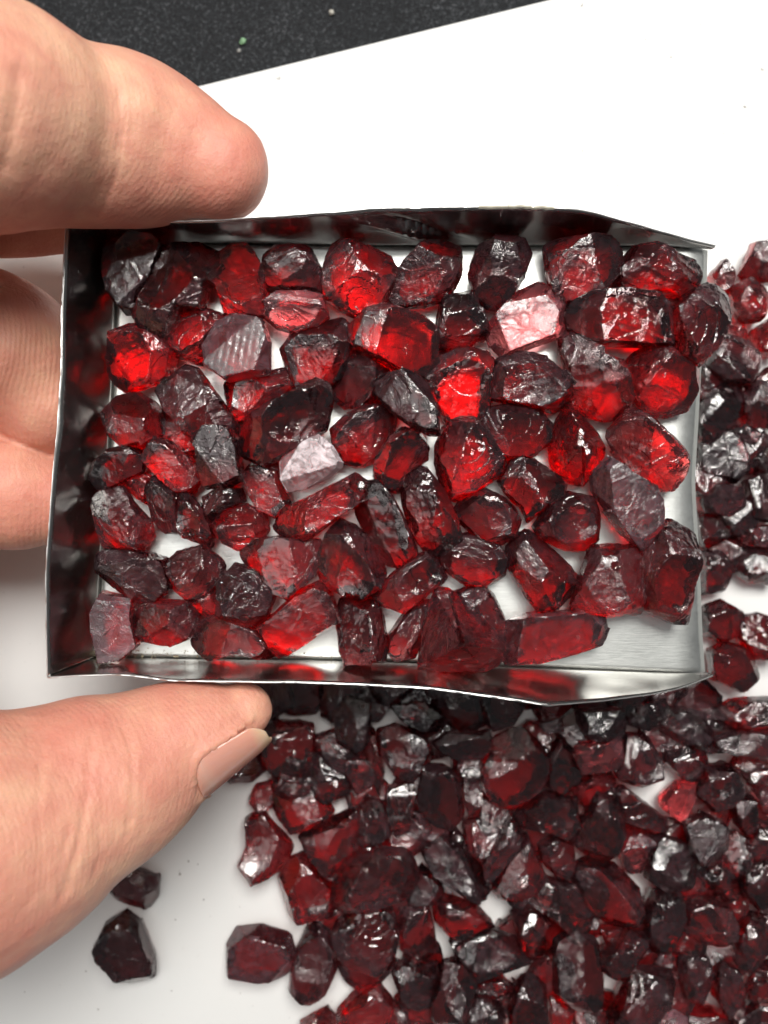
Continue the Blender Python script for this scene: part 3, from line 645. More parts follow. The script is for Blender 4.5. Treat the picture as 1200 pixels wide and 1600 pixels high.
PILE = '''
A|290,240 360,215 500,215 500,330 490,430 400,440 330,400 300,330|.6|n||0|large square dark red stone right of the thumbnail
A|120,400 200,340 280,290 320,400 260,450 160,460|.5|d||0|black red stone at the heap's left tip, just under the thumbnail
A|330,530 400,450 500,450 580,570 560,620 420,655 370,600|.5|n||0|dark capped stone with bright red underside, below the large square one by the thumb
A|505,340 560,330 640,390 665,500 560,540 520,520 495,440|.55|x||0|silvery grey and pink stone, right of the large square one by the thumb
A|640,340 720,340 770,420 740,470 680,510 650,440|.5|p||.05|pale crinkled stone with small white facets, upper left of the heap
A|590,170 640,100 740,120 745,250 710,320 610,280|.6|x||.1|smooth black stone in the tray's shadow, upper left of the heap
A|780,240 850,220 960,260 1000,340 920,440 840,410 790,330|.6|n||0|red stone with grey left face and scarlet spark, under the black white-edged one
A|830,140 960,120 1040,180 1020,240 960,240 870,190|.5|x||.2|black stone with one shining white edge, in the shadow of the tray
A|1010,290 1070,250 1200,250 1230,240 1240,290 1200,350 1100,350 1040,320|.4|x|f|.35|flat shiny grey black stone catching the light just below the tray
A|945,500 970,390 1050,390 1110,440 1125,570 1070,635 990,600 950,550|.55|x|f|.2|flat grey stone with fine crossing lines, in the upper middle of the heap
A|230,620 285,560 330,620 420,720 380,800 260,860 205,780 235,720|.6|n||0|lone pointed stone with a silvery middle, left of the heap's edge
A|365,860 400,790 470,755 520,830 600,900 590,990 430,1030 380,940|.6|b||0|clear pinkish red stone on the heap's left edge below the lone pointed one
A|450,660 560,620 690,560 700,680 660,780 570,830 500,760|.6|n||.05|stone with curved ripples like a shell and an orange spark at its foot
A|700,560 730,520 800,540 830,660 760,700 700,700|.6|d||.1|narrow dark upright stone between the shell rippled one and a flat red one
A|820,480 920,450 930,520 900,640 850,670 810,560|.5|b|f|.1|flat plain red stone, left of the grey one with crossing lines
A|600,880 650,790 780,730 900,740 935,850 900,910 780,950 630,990 595,950|.7|n||.2|big chunky stone with a glittering ragged top, left half of the heap
A|960,740 1050,680 1110,740 1200,900 1190,960 1090,880 1020,840|.6|x||.1|long blue black stone slanting down right, below the grey one with crossing lines
A|880,900 960,800 1050,890 1020,950 900,960|.45|x||0|small black stone right of the big chunky glittering one
A|160,1130 190,1070 290,1055 400,1090 430,1200 380,1250 270,1260 160,1240|.5|m|f|0|rosy brown rectangular stone alone at the heap's lower left edge
A|430,1180 480,1080 520,1040 590,1100 600,1220 550,1320 490,1365 415,1300|.6|n||0|red stone with a gold spark, right of the rosy brown rectangle
A|590,1060 700,980 830,990 850,1080 830,1190 760,1230 640,1190 600,1130|.65|d||.15|dark rounded stone with silky grey waves, below the big chunky glittering one
A|610,1200 760,1230 850,1140 850,1200 770,1290 680,1305 640,1270|.35|x|f|0|flat grey wedge sticking out below the stone with silky grey waves
A|860,1050 880,970 980,960 1000,1050 1015,1140 940,1190 870,1130|.55|n||0|narrow red stone with a satin top, right of the stone with silky grey waves
A|1010,960 1060,920 1150,940 1230,1020 1250,1060 1100,1090 1020,1030|.5|b||.05|vivid red stone with parallel slanting grooves, near the middle of the heap
A|840,1240 890,1190 1010,1200 1025,1290 1000,1370 890,1385|.55|n||0|round dark pebble-like stone with glassy folds, bottom left of the heap
A|1000,1340 1050,1200 1120,1190 1180,1260 1140,1400 1080,1460 1000,1440|.6|d||.1|tall dark block with orange reflections near the bottom, left of centre
A|1080,1100 1150,1080 1230,1110 1230,1230 1180,1250 1100,1170|.55|d||.05|dark stone with a thick white glassy left edge, lower middle of the heap
A|620,1400 680,1330 780,1300 830,1370 850,1480 840,1520 640,1540 610,1470|.6|b||0|large rosy stone cut by the photograph's bottom edge, left end of the heap
A|460,1450 560,1395 600,1440 610,1540 460,1540|.5|n||0|dark stone at the bottom edge, furthest left
A|850,1370 900,1400 890,1500 850,1520|.4|b||0|thin bright red stone at the bottom edge beside the large rosy one
A|910,1450 950,1420 1000,1460 1010,1530 900,1530|.4|p||0|small glassy clear stone at the bottom edge
A|1120,420 1170,400 1210,440 1200,590 1150,590 1130,500|.5|x||.1|narrow grey upright stone right of the one with crossing lines
A|890,600 910,560 980,590 1080,650 1100,680 980,700 900,670|.35|p||.1|pale brownish crumbly chip under the grey stone with crossing lines
A|515,260 560,250 590,290 640,350 600,340 520,310|.35|p||.05|small pinkish bridge of stone near the white gap by the thumb
A|270,470 330,450 350,540 300,580 240,530|.35|b||0|little clear red stone at the heap's left edge below the thumbnail
A|720,260 760,240 800,400 780,500 740,400|.45|b||0|thin red upright stone between the pale crinkled one and the grey faced one
A|480,760 520,830 590,880 640,800 600,760 540,740|.35|b||0|small orange sparkling stone above the big chunky one's left end
B|130,330 190,230 280,220 370,310 360,400 230,500 160,480 130,400|.65|n||.15|large glowing red stone with a round hollow face, top middle of the heap
B|360,410 370,310 420,240 480,310 490,400 430,445|.65|n||.05|dark red upright stone with a pearl white spot, right of the round hollow one
B|470,300 490,270 640,240 645,320 600,355 500,370|.4|p|f|.35|flat silvery pink oblong stone just under the front of the tray
B|620,350 660,230 740,240 790,330 790,390 720,415 640,390|.6|d||.1|dark conical stone right of the silvery pink oblong
B|480,140 640,130 660,220 600,250 520,240 490,190|.6|x||.1|blackish stone in the tray's shadow above the silvery pink oblong
B|770,190 860,130 940,150 980,220 970,270 870,260 790,210|.55|x||.15|grey brown stone with bubbly skin, below the tray's right front corner
B|670,120 800,90 820,150 740,210 670,190|.5|x||.05|blackish speckled stone under the tray's right front corner
B|980,150 1060,100 1180,95 1240,120 1240,180 1100,200 990,200|.55|n||.1|wide rosy stone with wet looking bumps at the right edge, below the tray's corner
B|1000,250 1080,215 1240,205 1240,330 1100,310 1010,280|.5|n|f|.2|broad satin stone with a pale seam, right edge, under the bumpy rosy one
B|250,520 350,440 470,470 480,560 460,620 380,580 270,570|.6|d||.05|dark stone with a rough dotted crest and a red flank, middle of the heap
B|60,560 130,535 230,550 210,620 130,700 70,650|.55|b||0|clear red stone with dark curls, left of the blue violet one
B|130,700 230,540 270,600 260,660 180,760 140,780|.6|d||.15|long blue violet tinted stone slanting up to the right
B|170,800 250,640 290,600 330,700 370,780 300,820 210,850|.6|b||.1|salmon and scarlet stone with white reflections, beside the blue violet one
B|340,640 400,600 460,640 460,760 400,750 350,700|.5|x||.1|silver ridged grey stone right of the salmon and scarlet one
B|480,720 520,700 620,720 700,800 715,880 680,930 600,940 530,870 480,780|.6|n||.15|large oval smooth stone with white fanned lines at its left, centre of the heap
B|330,840 370,780 480,810 550,890 550,940 470,970 380,900|.55|b||.05|red stone with a smooth rosy window, left below the large oval one
B|500,560 560,460 640,480 650,600 620,680 540,700 480,640|.65|n||.2|stone with a bright white rectangular facet, middle right of the heap
B|640,660 650,610 690,590 780,620 790,680 720,740 660,740|.5|p||.1|wrinkled rosy stone right of the white rectangular facet
B|590,450 660,430 800,540 820,590 740,580 640,540|.55|d||.1|long dark stone slanting down right above the wrinkled rosy one
B|790,470 850,410 920,410 890,500 860,540 800,500|.45|p|f|.1|flat pinkish stone with scratched face, right of the white gap
B|930,450 970,360 1050,350 1090,410 1060,490 990,510|.6|x||.25|glossy black stone with white facets, upper right of the heap
B|880,560 950,530 1020,560 1030,650 980,700 910,680|.6|x||.25|glossy black blue stone with a white glare, below the other glossy black one
B|750,640 800,610 880,640 920,720 900,790 800,800 740,760|.6|x||.1|brownish black stone with a dull golden patch, left of the black blue one
B|920,720 1000,700 1060,740 1080,830 1040,860 960,780|.5|n||.05|red stone with pink wrinkles under the black blue one
B|730,900 770,820 860,820 870,900 840,1000 790,1050 740,970|.65|x||.15|tall smoky stone with long white creases, right of the large oval one
B|870,880 950,840 1040,870 1080,950 1040,1010 940,1000 880,960|.6|n||.15|broad rosy stone with tangled white creases, lower right of the heap
B|1050,990 1110,900 1180,920 1200,1000 1130,1130 1070,1060|.55|b||.05|clear red stone right of the one with tangled white creases
B|560,1060 680,970 740,980 730,1050 640,1130 580,1110|.55|x||.2|dark oblong stone with a sparkling silver side, lower middle of the heap
B|240,900 280,850 340,890 430,960 400,1040 320,1080 270,1010|.6|b||.05|bright red faceted stone with a white cap, lower left middle of the heap
B|400,1010 470,960 550,1000 570,1130 560,1230 470,1240 400,1180|.65|d||.1|upright plum stone with a blue grey sheen on its foot, lower middle
B|10,990 150,960 250,990 300,1070 220,1110 100,1140 50,1070|.55|x||.1|wide dark stone with rough blue glitter, below the vivid grooved one
B|600,1290 690,1110 780,1110 860,1130 800,1240 740,1330 620,1340|.65|n||.2|large speckled brown red stone at the bottom, right of the middle
B|870,1050 960,1040 980,1140 940,1240 880,1200 860,1120|.5|x||.1|dark silvery stone with net-like cracks, lower right
B|990,1130 1010,1060 1070,1100 1100,1180 1040,1260 990,1200|.5|d|f|.1|dark brown diamond shaped stone with scratches, lower right
B|1110,1180 1150,1100 1240,1060 1240,1210 1150,1250|.5|d||0|dark red stone at the right edge near the bottom corner
B|1090,1280 1150,1230 1240,1220 1240,1340 1110,1340|.5|x||.1|glittering black stone in the bottom right corner
B|250,1170 300,1120 360,1180 370,1340 240,1340 230,1250|.6|n||.1|rosy dark capped stone at the bottom edge, left of the vivid red point
B|180,1200 240,1170 250,1260 200,1310 150,1270|.4|b||0|small red stone left of the dark capped one at the bottom edge
B|60,1230 120,1200 200,1250 210,1340 60,1340|.55|x||.1|black wrinkled stone at the bottom edge, left of the middle
B|380,1200 470,1240 440,1330 380,1330|.4|b||0|vivid red pointed stone at the bottom edge
B|470,1260 560,1250 600,1340 470,1340|.45|n||0|dull red stone at the bottom edge, left of the large speckled one
B|790,1280 840,1255 890,1290 890,1340 790,1340|.4|y||.15|rough grey and tan stone at the bottom edge, the only dull one
B|890,1260 980,1250 1060,1290 1070,1340 890,1340|.5|n||0|dark rosy stone at the bottom edge right of the dull tan one
B|800,270 880,270 960,300 950,380 880,400 810,330|.5|n||0|dim red stone between the dark conical one and the glossy black one
B|1060,470 1130,460 1150,560 1110,600 1070,560|.5|x||.1|grey silvery crinkled stone at the right, beside the black blue one
B|1100,640 1160,560 1240,560 1240,680 1140,700|.5|d||.05|dark red stone with an orange rim at the right edge
B|1100,370 1200,350 1240,380 1240,410 1130,410|.4|d||.1|small brown red stone at the right edge, right of the upper glossy black one
B|1120,420 1240,415 1240,540 1170,520|.5|p||0|rosy pale stone at the right edge, above the one with an orange rim
B|1100,710 1240,700 1240,870 1140,860 1090,800|.6|x||.1|bluish black lumpy stone at the right edge, middle of the heap
B|560,950 650,940 660,1000 590,1020|.35|b||0|tiny scarlet stone under the large oval one
B|100,1160 200,1140 240,1175 150,1200|.3|x||.2|thin silver grey sliver in the lower left middle of the heap
B|330,185 420,165 430,210 360,218|.35|x|f|.3|small flat grey stone peeping out just below the tray
B|760,1070 800,1020 850,1060 850,1130 790,1110|.35|p||.05|small orange brown stone above the large speckled one
B|1080,880 1240,880 1240,1000 1180,900|.45|d||0|dark stone at the right edge below the bluish black lumpy one
B|430,960 500,940 560,880 560,1000 470,1000|.35|n||0|small plum stone tucked left under the large oval one
B|-20,560 30,580 110,700 150,800 120,860 60,830 0,740|.5|d||0|dark navy stone right of the long blue black one
C|440,180 480,130 510,180 500,240 450,240|.5|n||0|small rosy stone beside the tray's top right corner
C|500,220 560,190 620,240 610,320 550,330 510,280|.6|b||0|red orange stone right of the tray's top right corner
C|540,170 580,75 650,65 650,200 580,200|.6|n||0|topmost mauve stone at the right edge of the picture
C|440,420 490,380 560,400 610,460 570,540 480,520 430,480|.6|x||.1|brown grey stone touching the tray's open edge, near its top
C|490,330 550,340 560,400 500,380|.4|b||0|small red stone below the red orange one, right of the tray
C|580,360 640,320 660,330 660,440 600,430|.5|n||0|rosy stone at the right edge, second from the top
C|415,590 480,540 540,570 540,640 470,680 410,660|.6|x||0|black stone beside the tray's open edge, a third of the way down
C|550,570 600,530 660,535 660,680 570,680 550,630|.6|d||0|black red stone at the right edge beside the tray
C|415,740 480,690 540,730 560,800 520,860 415,820|.6|x||0|oval black stone beside the tray's open edge, halfway down
C|500,690 560,670 610,700 580,750 540,740|.4|d||.1|small dark red stone with a white dot, between black ones right of the tray
C|570,790 600,750 660,740 660,830 590,830|.5|x||0|shiny black stone at the right edge, halfway down
C|415,920 470,870 540,880 560,940 510,970 430,960|.5|x||.15|glittering black stone beside the middle of the tray's open edge
C|560,860 610,840 660,850 660,990 570,980|.6|d||0|black red stone at the right edge below the shiny black one
C|405,960 490,980 500,1040 430,1080 405,1050|.5|x||0|black stone by the tray's edge above a white gap
C|410,1100 470,1090 520,1150 480,1220 410,1230|.5|d||0|dark garnet coloured stone by the tray's edge, between two white gaps
C|530,1110 580,1080 650,1090 650,1195 570,1190 520,1150|.5|n||0|oval wine red stone at the right edge, two thirds down
C|550,1020 600,1010 650,1010 650,1080 560,1070|.45|p||.1|pinkish stone at the right edge on top of the oval wine red one
C|415,1280 480,1255 540,1290 550,1350 480,1390 415,1360|.55|d||0|dark stone by the tray's lower right edge, over the white gap
C|540,1310 600,1300 660,1320 660,1440 590,1440 540,1380|.55|n||0|plum red stone at the right edge, below the widest white gap
C|440,1420 500,1395 570,1420 600,1500 530,1545 450,1510|.6|n||0|rosy stone with a scarlet side just off the tray's lower right corner
C|500,1000 540,960 580,1000 550,1030|.3|d||0|small dark chip in the white gap right of the tray
L|390,940 430,870 490,830 605,880 600,960 570,1000 480,985|.45|x||0|small black stone on the white board just under the thumb
L|355,1140 400,1050 480,1000 530,1040 590,1190 590,1250 530,1300 440,1250 380,1190|.5|x|f|0|larger black drop-shaped stone lying alone at lower left
'''
STONES = []
def load(txt, z0, grp, lvl, seed):
    for i, ln in enumerate(l for l in txt.strip().splitlines()):
        c, poly, h, m, st, dz, lab = ln.split('|')
        ox, oy, s = CROP[c]
        P = [(ox + float(a) / s, oy + float(b) / s) for a, b in (q.split(',') for q in poly.split())]
        STONES.append((P, z0 + float(dz), float(h), m, st, lab, grp, seed + i, lvl))
load(TRAY, TZ + 0.012, GT, 5, 1000)
load(PILE, 0.006, GP, 4, 3000)
# small stones low in the heap, filling dark gaps between the others and, below the tray, deepening its shadow; white gaps of the photograph stay open
WHITE = [(472, 1121), (540, 1252), (615, 1211), (779, 1412), (731, 1294), (1033, 1491), (937, 1475), (992, 1371), (717, 1312), (904, 1337), (1146, 1083),
         (1133, 1183), (1062, 1396), (626, 1489), (690, 1474), (581, 1541), (1008, 1233), (760, 1405), (900, 1205)]
def inside(x, y, P):
    r = False; j = len(P) - 1
    for i in range(len(P)):
        if (P[i][1] > y) != (P[j][1] > y) and x < (P[j][0] - P[i][0]) * (y - P[i][1]) / (P[j][1] - P[i][1]) + P[i][0]: r = not r
        j = i
    return r
HEAP = [(410, 1068), (1100, 1068), (1110, 1110), (1215, 1120), (1215, 1600), (640, 1600), (520, 1440), (560, 1300), (400, 1180)]
pile = [s for s in STONES if s[6] == GP]
SIDE = [(1100, 560), (1215, 560), (1215, 860), (1100, 880)]
cand = [(x, y) for x in range(400, 1215, 9) for y in range(560, 1600, 9)
        if (inside(x, y, HEAP) or inside(x, y, SIDE)) and not any(inside(x, y, s[0]) for s in pile) and all(math.hypot(x - a, y - b) > 34 for a, b in WHITE)]
random.seed(11); random.shuffle(cand); taken = []; used = set()
for x, y in cand:
    if any(math.hypot(x - a, y - b) < (58 if y < 900 else 40 if y < 1112 else 66) for a, b in taken): continue
    taken.append((x, y))
    near = sorted(pile, key=lambda s: math.hypot(sum(p[0] for p in s[0]) / len(s[0]) - x, sum(p[1] for p in s[0]) / len(s[0]) - y))
    s = next(q for q in near if q[5] not in used); used.add(s[5])
    head = ' '.join(s[5].split(',')[0].split()[:10])
    while head.split()[-1] in ('the', 'a', 'of', 'in', 'and', 'with', 'its', 'to', 'at', 'on', 'between', 'under', 'below', 'over', 'white', 'right', 'left', 'just'): head = ' '.join(head.split()[:-1])
    cx = sum(p[0] for p in s[0]) / len(s[0]); cyy = sum(p[1] for p in s[0]) / len(s[0])
    dx, dy = x - cx, y - cyy
    side = ('right of' if dx > 0 else 'left of') if abs(dx) > abs(dy) else ('below' if dy > 0 else 'above')
    R = random.uniform(32, 44); a0 = random.random() * 6
    poly = [(x + R * random.uniform(.75, 1.15) * math.cos(a0 + q * .9), y + R * random.uniform(.75, 1.15) * math.sin(a0 + q * .9)) for q in range(7)]
    STONES.append((poly, .004, random.uniform(.38, .5), 'b' if y > 1150 else 'd' if y < 900 else 'x', '', 'half hidden chip ' + side + ' the ' + head, GP, 6000 + len(taken), 4))  # smoky chips below the tray's front edge are added to blacken its shadow
print('fillers', len(taken))
for P, z, h, m, st, lab, grp, sd, lvl in STONES:
    if grp == GP and sum(p[1] for p in P) / len(P) > 1165:      # lighter garnets swapped in here to brighten the heap where stacking dims it
        m = ('b' if m == 'n' and sd % 5 < 3 else {'d': 'n', 'x': 'd'}.get(m, m)) if 'black' not in lab or 'blue black' in lab else m
    stone(P, z, h, m, st, lab, grp, sd, lvl=lvl, grow=1.13 if lvl == 5 else 1.0 if 'black' in lab and 'lower left' in lab or 'under the thumb' in lab else 1.14)

# ------------------------------------------------------------------ the hand: one continuous skin
def tube(nodes, seg=28, step=6):
    """nodes: (px, py, z, radius, flatten) -> closed lofted tube in cm, for the voxel remesh"""
    pts = [at(n[0], n[1], n[2]) for n in nodes]; rad = [n[3] for n in nodes]
    C, Rr = [], []
    Pp = [pts[0] * 2 - pts[1]] + pts + [pts[-1] * 2 - pts[-2]]; Q = [rad[0]] + rad + [rad[-1]]
    for i in range(1, len(Pp) - 2):
        for s in range(step):
            t = s / step; a, b, c, d = Pp[i - 1:i + 3]; ra, rb_, rc, rd = Q[i - 1:i + 3]
            cr = lambda a, b, c, d: 0.5 * ((2 * b) + (c - a) * t + (2 * a - 5 * b + 4 * c - d) * t * t + (3 * b - a - 3 * c + d) * t ** 3)
            C.append(cr(a, b, c, d)); Rr.append(cr(ra, rb_, rc, rd))
    C.append(pts[-1]); Rr.append(rad[-1])
    def cap(end, direc, r):      # rounded ends
        return [(end + direc * r * math.sin(a), r * math.cos(a)) for a in (0.35, 0.7, 1.0, 1.25, 1.45)]
    d1 = (C[-1] - C[-2]).normalized(); d0 = (C[0] - C[1]).normalized()
    seq = [x for x in cap(C[0], d0, Rr[0])[::-1]] + list(zip(C, Rr)) + cap(C[-1], d1, Rr[-1])
    V, Fc = [], []
    for i, (p, r) in enumerate(seq):
        a = seq[max(0, i - 1)][0]; c = seq[min(len(seq) - 1, i + 1)][0]
        t = (c - a).normalized(); s = t.cross(Vector((0, 0, 1))).normalized(); u = s.cross(t)
        for k in range(seg):
            an = 2 * math.pi * k / seg
            V.append(p + s * math.cos(an) * r + u * math.sin(an) * r)
    for i in range(len(seq) - 1):
        for k in range(seg):
            a = i * seg + k; b = i * seg + (k + 1) % seg
            Fc.append((a, b, b + seg, a + seg))
    Fc.append(tuple(range(seg))[::-1]); Fc.append(tuple(range((len(seq) - 1) * seg, len(seq) * seg)))
    return V, Fc
THUMB = [(-560, 900, 4.2, 1.7), (-420, 1120, 4.3, 1.75), (-240, 1315, 4.4, 1.75), (-90, 1318, 4.1, 1.56), (30, 1284, 3.75, 1.33), (120, 1240, 3.45, 1.11), (205, 1200, 3.2, .98), (275, 1160, 3.05, .76), (330, 1138, 2.98, .60), (364, 1121, 2.93, .45), (381, 1110, 2.9, .34)]
TUBES = [
    [(-620, 620, 4.2, 1.6), (-430, 330, 4.9, 1.35), (-230, 190, 5.1, 1.2), (-90, 176, 4.8, 1.17), (0, 184, 4.35, 1.15), (60, 200, 3.95, 1.06), (110, 212, 3.65, 1.0), (190, 222, 3.4, .97), (250, 236, 3.25, .90), (305, 252, 3.2, .75), (340, 264, 3.2, .62)],
    [(-620, 640, 3.4, 1.5), (-380, 420, 2.8, 1.2), (-200, 330, 2.4, 1.0), (-60, 300, 2.2, .88), (40, 308, 2.0, .78), (100, 316, 1.9, .66)],
    [(-640, 700, 3.4, 1.5), (-420, 620, 2.6, 1.25), (-240, 560, 2.3, 1.12), (-110, 538, 2.25, 1.10), (-10, 552, 2.2, 1.07), (40, 588, 2.1, .91), (72, 628, 2.05, .68)],
    [(-640, 800, 3.4, 1.5), (-420, 770, 2.6, 1.1), (-240, 760, 2.2, .9), (-100, 763, 2.05, .82), (0, 768, 2.0, .78), (50, 779, 1.95, .70), (90, 784, 1.9, .56)],
    [(-1500, 800, 4.2, 2.4), (-1100, 800, 4.2, 2.5), (-820, 780, 4.0, 2.6), (-640, 780, 3.9, 2.3), (-520, 820, 3.9, 1.9)],
    THUMB,
]
NA, NB = at(288, 1158, 3.04), at(404, 1104, 2.92)
NAX = (NB - NA).normalized(); NL = (NB - NA).length
NS = Vector((0.50, -0.80, 0.0)); NS = (NS - NAX * NS.dot(NAX)).normalized()
NUP = NAX.cross(NS)
if NUP.z < 0: NUP = -NUP
NAN, NHW = .42, .90
def nail_r(s): return .70 * (1 - s) + .44 * s - .30 * max(0, s - .8) ** 1.5
def nail_point(s, an, off):
    return NA.lerp(NB, s) + (NS * math.cos(an) + NUP * math.sin(an)) * (nail_r(s) + off)
def hand():
    V, Fc = [], []
    for nd in TUBES:
        v, f = tube(nd); b = len(V); V += v; Fc += [tuple(i + b for i in q) for q in f]
    # palm web
    for cx, cyy, cz, r in ((-560, 760, 3.6, 2.3), (-500, 960, 4.1, 2.0), (-480, 560, 3.8, 1.8)):
        v, f = tube([(cx - 60, cyy, cz, r * .9), (cx, cyy, cz, r), (cx + 60, cyy, cz, r * .85)])
        b = len(V); V += v; Fc += [tuple(i + b for i in q) for q in f]
    o = link_mesh('hand', V, Fc, M_skin)
    md = o.modifiers.new('r', 'REMESH'); md.mode = 'VOXEL'; md.voxel_size = 0.055 * U; md.adaptivity = 0
    sm = o.modifiers.new('s', 'SMOOTH'); sm.iterations = 14; sm.factor = 0.6
    dg = bpy.context.evaluated_depsgraph_get()
    me = bpy.data.meshes.new_from_object(o.evaluated_get(dg))
    o.modifiers.clear(); old = o.data; o.data = me; bpy.data.meshes.remove(old); me.name = 'hand'
    n = len(me.vertices)
    co = np.empty(n * 3); me.vertices.foreach_get('co', co); co = co.reshape(-1, 3) / U
    no = np.empty(n * 3); me.vertices.foreach_get('normal', no); no = no.reshape(-1, 3)
    k = F / (ZC - co[:, 2]); px = 600 + co[:, 0] * k; py = 800 - co[:, 1] * k
    up = np.clip(no[:, 2] * 2 + .5, 0, 1)
    disp = np.zeros(n)
    # joint creases and folds of the skin, on the side turned up
    CR = [([(183, 138), (190, 175), (189, 215), (186, 250), (172, 300), (150, 345)], .022, 2.4, .005),
          ([(28, 120), (20, 190), (8, 260)], .02, 9, .01),
          ([(190, 1125), (205, 1170), (209, 1215), (205, 1270), (195, 1310)], .020, 2.6, .004),
          ([(150, 1120), (140, 1180), (138, 1240), (125, 1310), (100, 1400)], .022, 3.2, .006),
          ([(70, 1150), (62, 1220), (60, 1300), (70, 1360)], .012, 3, .004),
          ([(50, 1185), (70, 1200), (105, 1210), (125, 1240)], .010, 2.5, 0),
          ([(165, 1275), (185, 1290), (207, 1282)], .018, 2.5, 0),
          ([(118, 1235), (150, 1215), (160, 1190)], .010, 2.5, 0),
          ([(20, 1095), (60, 1090), (100, 1110)], .010, 2.5, 0),
          ([(110, 1290), (100, 1340), (92, 1420)], .016, 3, .003),
          ([(150, 1290), (160, 1330), (140, 1380)], .014, 3, 0),
          ([(225, 1190), (222, 1230), (214, 1265)], .008, 2.5, 0),
          ([(85, 1150), (95, 1200), (88, 1260), (96, 1300)], .008, 2.2, 0),
          ([(40, 1340), (70, 1380), (80, 1430)], .010, 2.6, 0),
          ([(-5, 680), (30, 695), (80, 712)], .06, 5, 0)]
    rel = co - np.array(NA); s_ = rel @ np.array(NAX) / NL
    pr = rel - np.outer(s_ * NL, np.array(NAX)); rad_ = np.linalg.norm(pr, axis=1)
    an_ = np.arctan2(pr @ np.array(NUP), pr @ np.array(NS))
    rr_ = .70 * (1 - s_) + .44 * s_ - .30 * np.maximum(0, s_ - .8) ** 1.5
    wd_ = np.sqrt(np.clip(1 - ((.30 - np.clip(s_, 0, .3)) / .30) ** 2, 0, 1))
    # signed distance to the nail's border, cm, negative inside
    e = np.maximum((np.abs(an_ - NAN) - NHW * wd_) * rr_, -s_ * NL)
    near = (rad_ < 1.1) & (s_ > -.35) & (s_ < 1.15) & (np.abs(an_ - NAN) < 1.8)
    bed = near & (e < 0.0)
    disp_n = np.where(bed, np.minimum(rr_ - .035 - rad_, 0) * np.clip(-e / .03, 0, 1), 0)
    disp_n += np.where(near, .030 * np.exp(-((e - .045) / .04) ** 2) * np.clip((.9 - s_) / .3, 0, 1), 0)
    disp_n += np.where(near & (e >= 0) & (e < .12), (rr_ + .004 - rad_) * (1 - e / .12) * .8 * np.clip((.95 - s_) / .3, 0, 1), 0)
    disp += disp_n
    for ln, dep, wd, bulge in CR:
        best = np.full(n, 1e9); 
        for (ax, ay), (bx, by) in zip(ln, ln[1:]):
            dx, dy = bx - ax, by - ay; t = np.clip(((px - ax) * dx + (py - ay) * dy) / (dx * dx + dy * dy), 0, 1)
            best = np.minimum(best, np.hypot(px - ax - t * dx, py - ay - t * dy))
        wig = wd
        disp -= dep * np.exp(-(best / wig) ** 2) * up
        disp += bulge * np.exp(-((best - wd * 3.2) / (wd * 2)) ** 2) * up
    # soft, uneven flesh
    nz = np.array([noise.noise(Vector(c) * 0.9) + .4 * noise.noise(Vector(c) * 2.6) for c in co])
    disp += 0.035 * nz
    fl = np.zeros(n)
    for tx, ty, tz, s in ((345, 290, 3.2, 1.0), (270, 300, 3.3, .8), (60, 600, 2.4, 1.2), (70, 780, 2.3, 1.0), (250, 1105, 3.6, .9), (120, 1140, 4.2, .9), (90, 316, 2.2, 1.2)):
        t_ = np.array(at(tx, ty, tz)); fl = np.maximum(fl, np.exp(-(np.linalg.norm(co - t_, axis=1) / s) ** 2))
    fl = np.maximum(fl, .45 * np.clip(-(no[:, 1]) * .8, 0, 1))  # sides turned from the lamp tinted redder, shade put into the colour
    me.attributes.new('flush_shade', 'FLOAT', 'POINT').data.foreach_set('value', (fl * .27).astype(np.float32))
    co2 = (co + no * disp[:, None]) * U
    me.vertices.foreach_set('co', co2.ravel()); me.update()
    for p in me.polygons: p.use_smooth = True
    if not me.materials: me.materials.append(M_skin)
    tag(o, 'hand pinching the metal tray from the left, thumb in front and index finger behind', 'hand')
    return o
H = hand()

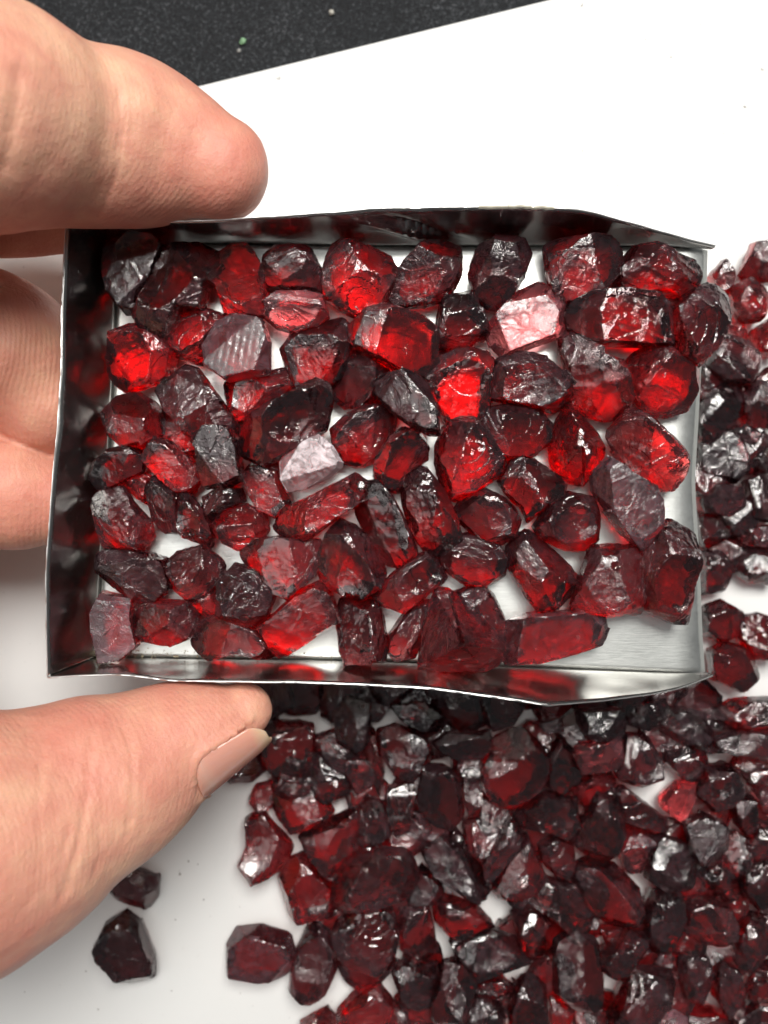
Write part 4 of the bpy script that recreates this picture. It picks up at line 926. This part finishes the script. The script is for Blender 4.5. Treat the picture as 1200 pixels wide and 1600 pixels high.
def thumbnail():
    """a curved plate bedded on the far lower side of the thumb's last joint, square to its own axis"""
    nu, nv = 40, 24
    V = []
    for i in range(nu):
        s = i / (nu - 1)
        wd = math.sqrt(max(0, 1 - ((.30 - s) / .30) ** 2)) if s < .30 else 1.0
        wd *= math.sqrt(max(0.0, 1 - ((s - .80) / .20) ** 2 * .75)) if s > .80 else 1
        for j in range(nv):
            q = (j / (nv - 1) - .5) * 2
            an = q * NHW * wd + NAN
            V.append(nail_point(s, an, -.014 + .030 * (1 - q ** 4)))
    Fc = [(i * nv + j, (i + 1) * nv + j, (i + 1) * nv + j + 1, i * nv + j + 1) for i in range(nu - 1) for j in range(nv - 1)]
    o = link_mesh('thumbnail', V, Fc, M_nail, parent=None, smooth=60)
    uv = o.data.uv_layers.new(name='along')
    for lp in o.data.loops:
        uv.data[lp.index].uv = ((lp.vertex_index // nv) / (nu - 1), (lp.vertex_index % nv) / (nv - 1))
    o.parent = H
    solid(o, 0.022, -1)
    b = o.modifiers.new('b', 'SUBSURF'); b.levels = 1; b.render_levels = 1
    o['label'] = 'smooth pale thumbnail seen from the side'
thumbnail()

# crumbs on the dark table, specks of dust on the board
for x, y, r, col, lab in ((380, 66, .05, (.25, .45, .25), 'tiny greenish crumb on the dark table, near the white board'), (518, 21, .045, (.5, .48, .42), 'tiny pale crumb on the dark table at the top of the picture'), (374, 80, .03, (.4, .4, .38), 'tiniest grey crumb on the dark table just below the greenish one')):
    p = at(x, y, -.35); q = []
    bm = bmesh.new(); bmesh.ops.create_icosphere(bm, subdivisions=2, radius=r)
    for v in bm.verts: v.co *= 1 + .5 * noise.noise(v.co * 30 + p)
    V = [Vector((v.co.x, v.co.y, v.co.z * .8)) + p + Vector((0, 0, r * .7)) for v in bm.verts]; Fc = [tuple(v.index for v in f.verts) for f in bm.faces]; bm.free()
    tag(link_mesh('crumb', V, Fc, flat_mat('crumb', col), origin=p), lab, 'crumb')
P = []
for _ in range(70):
    p = at(random.uniform(60, 520), random.uniform(1230, 1600), 0.0)
    P.append(Vector((p.x, p.y, .004)))
tag(grit('dust', P, flat_mat('dust_specks', (.35, .3, .25)), .004, .011), 'scattered dark specks of dust on the white board', 'dust', kind='stuff')
